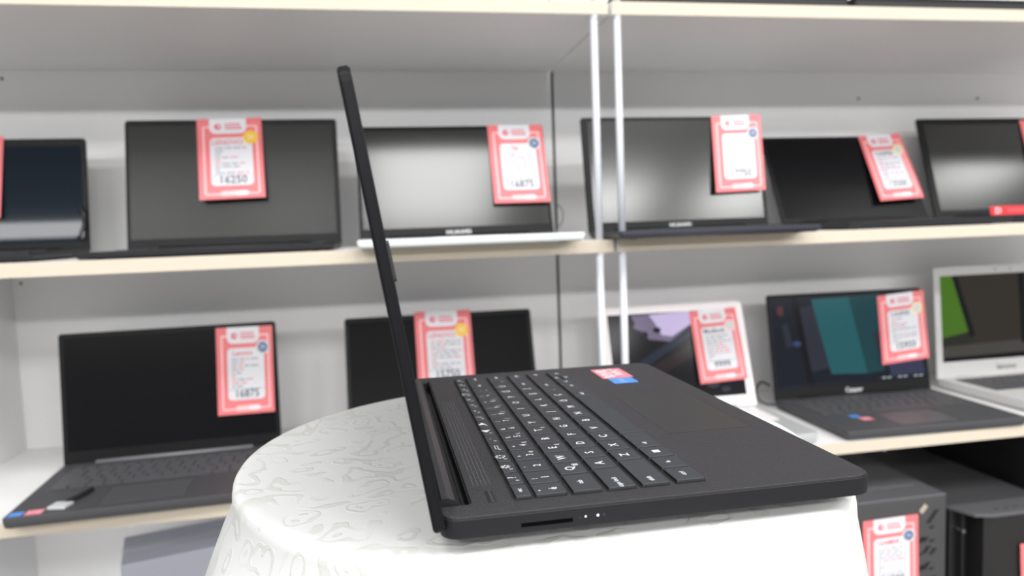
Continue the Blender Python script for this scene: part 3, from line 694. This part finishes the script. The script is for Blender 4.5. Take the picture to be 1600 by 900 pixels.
# ------------------------------------------------------------------ computer towers under the right unit
TWM = mat('tower_black', srgb(66, 66, 68), .45); TWT = mat('tower_top', srgb(84, 84, 87), .5); TWD = mat('tower_dark', srgb(24, 24, 25), .5)
ZG = SHZ[3][1]
YT = 1.113
t = thing('computer_tower', 'black computer tower with slanted front vents, beside the cloth at lower right', 'computer', (.772, YT, ZG))
hz = -.5-ZG; Wt = .206
b = bmesh.new(); box(b, 0, Wt, .006, .40, 0.008, hz-.006, .002); obj('case', b, TWM, t)
b = bmesh.new(); box(b, 0, Wt, -.001, .40, hz-.0055, hz, .0022); 
box(b, .03, Wt-.025, .05, .34, hz-.001, hz+.0012, .0005, seg=1); obj('top_panel', b, TWT, t)
b = bmesh.new(); box(b, 0, Wt, 0, .006, .008, hz-.006, .0015); obj('front_panel', b, TWM, t)
b = bmesh.new()
def slot(x, z, l_, w__=.0078):
    dx, dz = math.cos(deg(52)), math.sin(deg(52)); nx, nz = -dz, dx
    q = [(x, z), (x+w__*1.2, z), (x+w__*1.2+dx*l_, z+dz*l_), (x+dx*l_, z+dz*l_)]
    q = [(min(Wt-.004, a_), c_) for a_, c_ in q]
    b.faces.new([b.verts.new((a_, -.0004, c_)) for a_, c_ in q])
slot(Wt-.042, hz-.052, .030); slot(Wt-.036, hz-.062, .006)
for k in range(13):
    z = hz-.085-k*.026
    for j in range(6):
        x = Wt-.050-j*.024
        slot(x, z+(k % 2)*.004, .017 if (k+j) % 3 else .010); slot(x+.0145, z-.002+(k % 2)*.003, .014 if (k+j) % 2 else .006)
bmesh.ops.recalc_face_normals(b, faces=b.faces); obj('front_vent', b, BLACKG, t)
for fx in (.03, Wt-.03):
    for fy in (.04, .36):
        b = bmesh.new(); tube(b, [(fx, fy, 0), (fx, fy, .009)], .012, 12); obj('foot', b, BLACKP, t)
price_tag('large red price tag taped to the tower with slanted front vents', (1348, 815), (1434, 803), (1350, 940), Vector((0, YT-.0005, 0)), Vector((0, -1, 0)), .001, .002, '21500', BLUEB, 'GAMER')
A = on_plane(1443, 795, Vector((0, YT-.002, 0)), Vector((0, 1, 0)))
b = bmesh.new(); box(b, -.0085, .0085, -.0002, .0002, -.0045, .0045, T=Matrix.Rotation(deg(-48), 4, 'Y')); o = tag(obj('adhesive_tape', b, mat('tape_beige', srgb(176, 162, 146), .4)), 'bit of beige tape on the upper right corner of the tower price tag', 'tape'); o.location = A+Vector((0, 0, H))

t = thing('computer_tower', 'black computer tower with chamfered front, at the lower right corner', 'computer', (.986, 1.115, ZG))
hz2 = -.532-ZG; W2 = .205
b = bmesh.new(); box(b, 0, W2, .012, .40, .008, hz2, .002); obj('case', b, TWM, t)
b = bmesh.new(); ol = [(.004, .012), (.022, -.034), (.05, -.044), (W2-.05, -.044), (W2-.022, -.034), (W2-.004, .012)]
loft(b, [(inset(ol, .001), hz2-.0035), (ol, hz2-.0035), (ol, hz2+.001), (inset(ol, .0016), hz2+.0022)]); obj('top_cap', b, TWT, t)
b = bmesh.new(); ol2 = [(.040, .012), (.040, -.034), (.055, -.041), (W2-.055, -.041), (W2-.040, -.034), (W2-.040, .012)]
loft(b, [(ol2, .012), (ol2, hz2-.004)]); obj('front_bezel', b, TWD, t)
b = bmesh.new(); box(b, .004, .040, .004, .012, .01, hz2-.004); box(b, .018, .022, -.010, .006, .01, hz2-.004); obj('side_recess', b, BLACKP, t)
b = bmesh.new(); tube(b, [(.020, -.0125, hz2-.038), (.020, .002, hz2-.038)], .0035, 12); obj('thumb_screw', b, mat('screw_steel', (.5, .5, .52), .25, metal=1), t)
b = bmesh.new()
for k in range(3): loft(b, [(circ(.075+k*.02, -.025, .004, 14), hz2+.0018), (circ(.075+k*.02, -.025, .0036, 14), hz2+.0034)])
obj('front_button', b, TWM, t)
for fx in (.03, W2-.03):
    for fy in (.04, .36):
        b = bmesh.new(); tube(b, [(fx, fy, 0), (fx, fy, .009)], .012, 12); obj('foot', b, BLACKP, t)
price_tag('red price tag at the right frame edge on the tower with chamfered front', (1594, 850), (1680, 840), (1597, 980), Vector((0, 1.072, 0)), Vector((0, -1, 0)), .0015, .003, '24750', BLUEB, 'GAMER')
t = thing('computer_tower', 'tall black computer tower added to fill the shade at the right end under the bottom shelf', 'computer', (1.212, 1.118, ZG))
b = bmesh.new(); box(b, 0, .205, 0, .40, .008, -.428-ZG, .003); obj('case', b, mat('tower_shade_black', (.006, .006, .007), .5), t)  # near-black case added to fill the deep shade beside the other towers
b = bmesh.new()
for k in range(10): box(b, .02, .185, -.002, .001, .05+k*.04, .065+k*.04)
obj('front_vent', b, BLACKP, t)
for fx in (.03, .175):
    for fy in (.04, .36):
        b = bmesh.new(); tube(b, [(fx, fy, 0), (fx, fy, .009)], .012, 12); obj('foot', b, BLACKP, t)
# connector bundle lying on the tower tops near the back
t = thing('connector_bundle', 'bundle of metal plugs and black leads in the shade behind the towers', 'cable', (1.02, 1.42, -.53))
for k, (dx, dy, dz, rr) in enumerate(((.0, 0, .026, .0045), (.035, -.01, .022, .004), (.055, -.02, .012, .0035))):
    b = bmesh.new(); tube(b, [(dx, dy, dz), (dx, dy+.02, dz)], rr, 10); obj('metal_plug', b, mat('plug_steel', (.6, .6, .6), .3, metal=.8), t)
    b = bmesh.new(); tube(b, [(dx, dy+.02, dz), (dx+.005, dy+.06, .004), (dx+.02, dy+.10, .003)], .003, 8); obj('lead', b, BLACKP, t)
b = bmesh.new(); box(b, -.055, -.02, .0, .03, .0, .045, .002); obj('metal_bracket', b, mat('bracket_grey', srgb(120, 118, 112), .4, metal=.5), t)

# pale box on the lowest board of the left unit
A = bk(188, 884, 1.26)
t = thing('cardboard_box', 'pale bluish box under the bottom shelf, behind the left side of the tablecloth', 'box', (A.x, 1.26, ZG), deg(15))
hb = A.z-ZG
b = bmesh.new(); box(b, 0, .30, 0, .13, 0, hb, .003); obj('box_body', b, mat('box_blue_grey', srgb(172, 175, 188), .6), t)
b = bmesh.new(); box(b, 0, .30, .055, .075, hb-.0005, hb+.0006); obj('sealing_tape', b, mat('box_tape', srgb(178, 180, 190), .35), t)
bpy.context.view_layer.update()
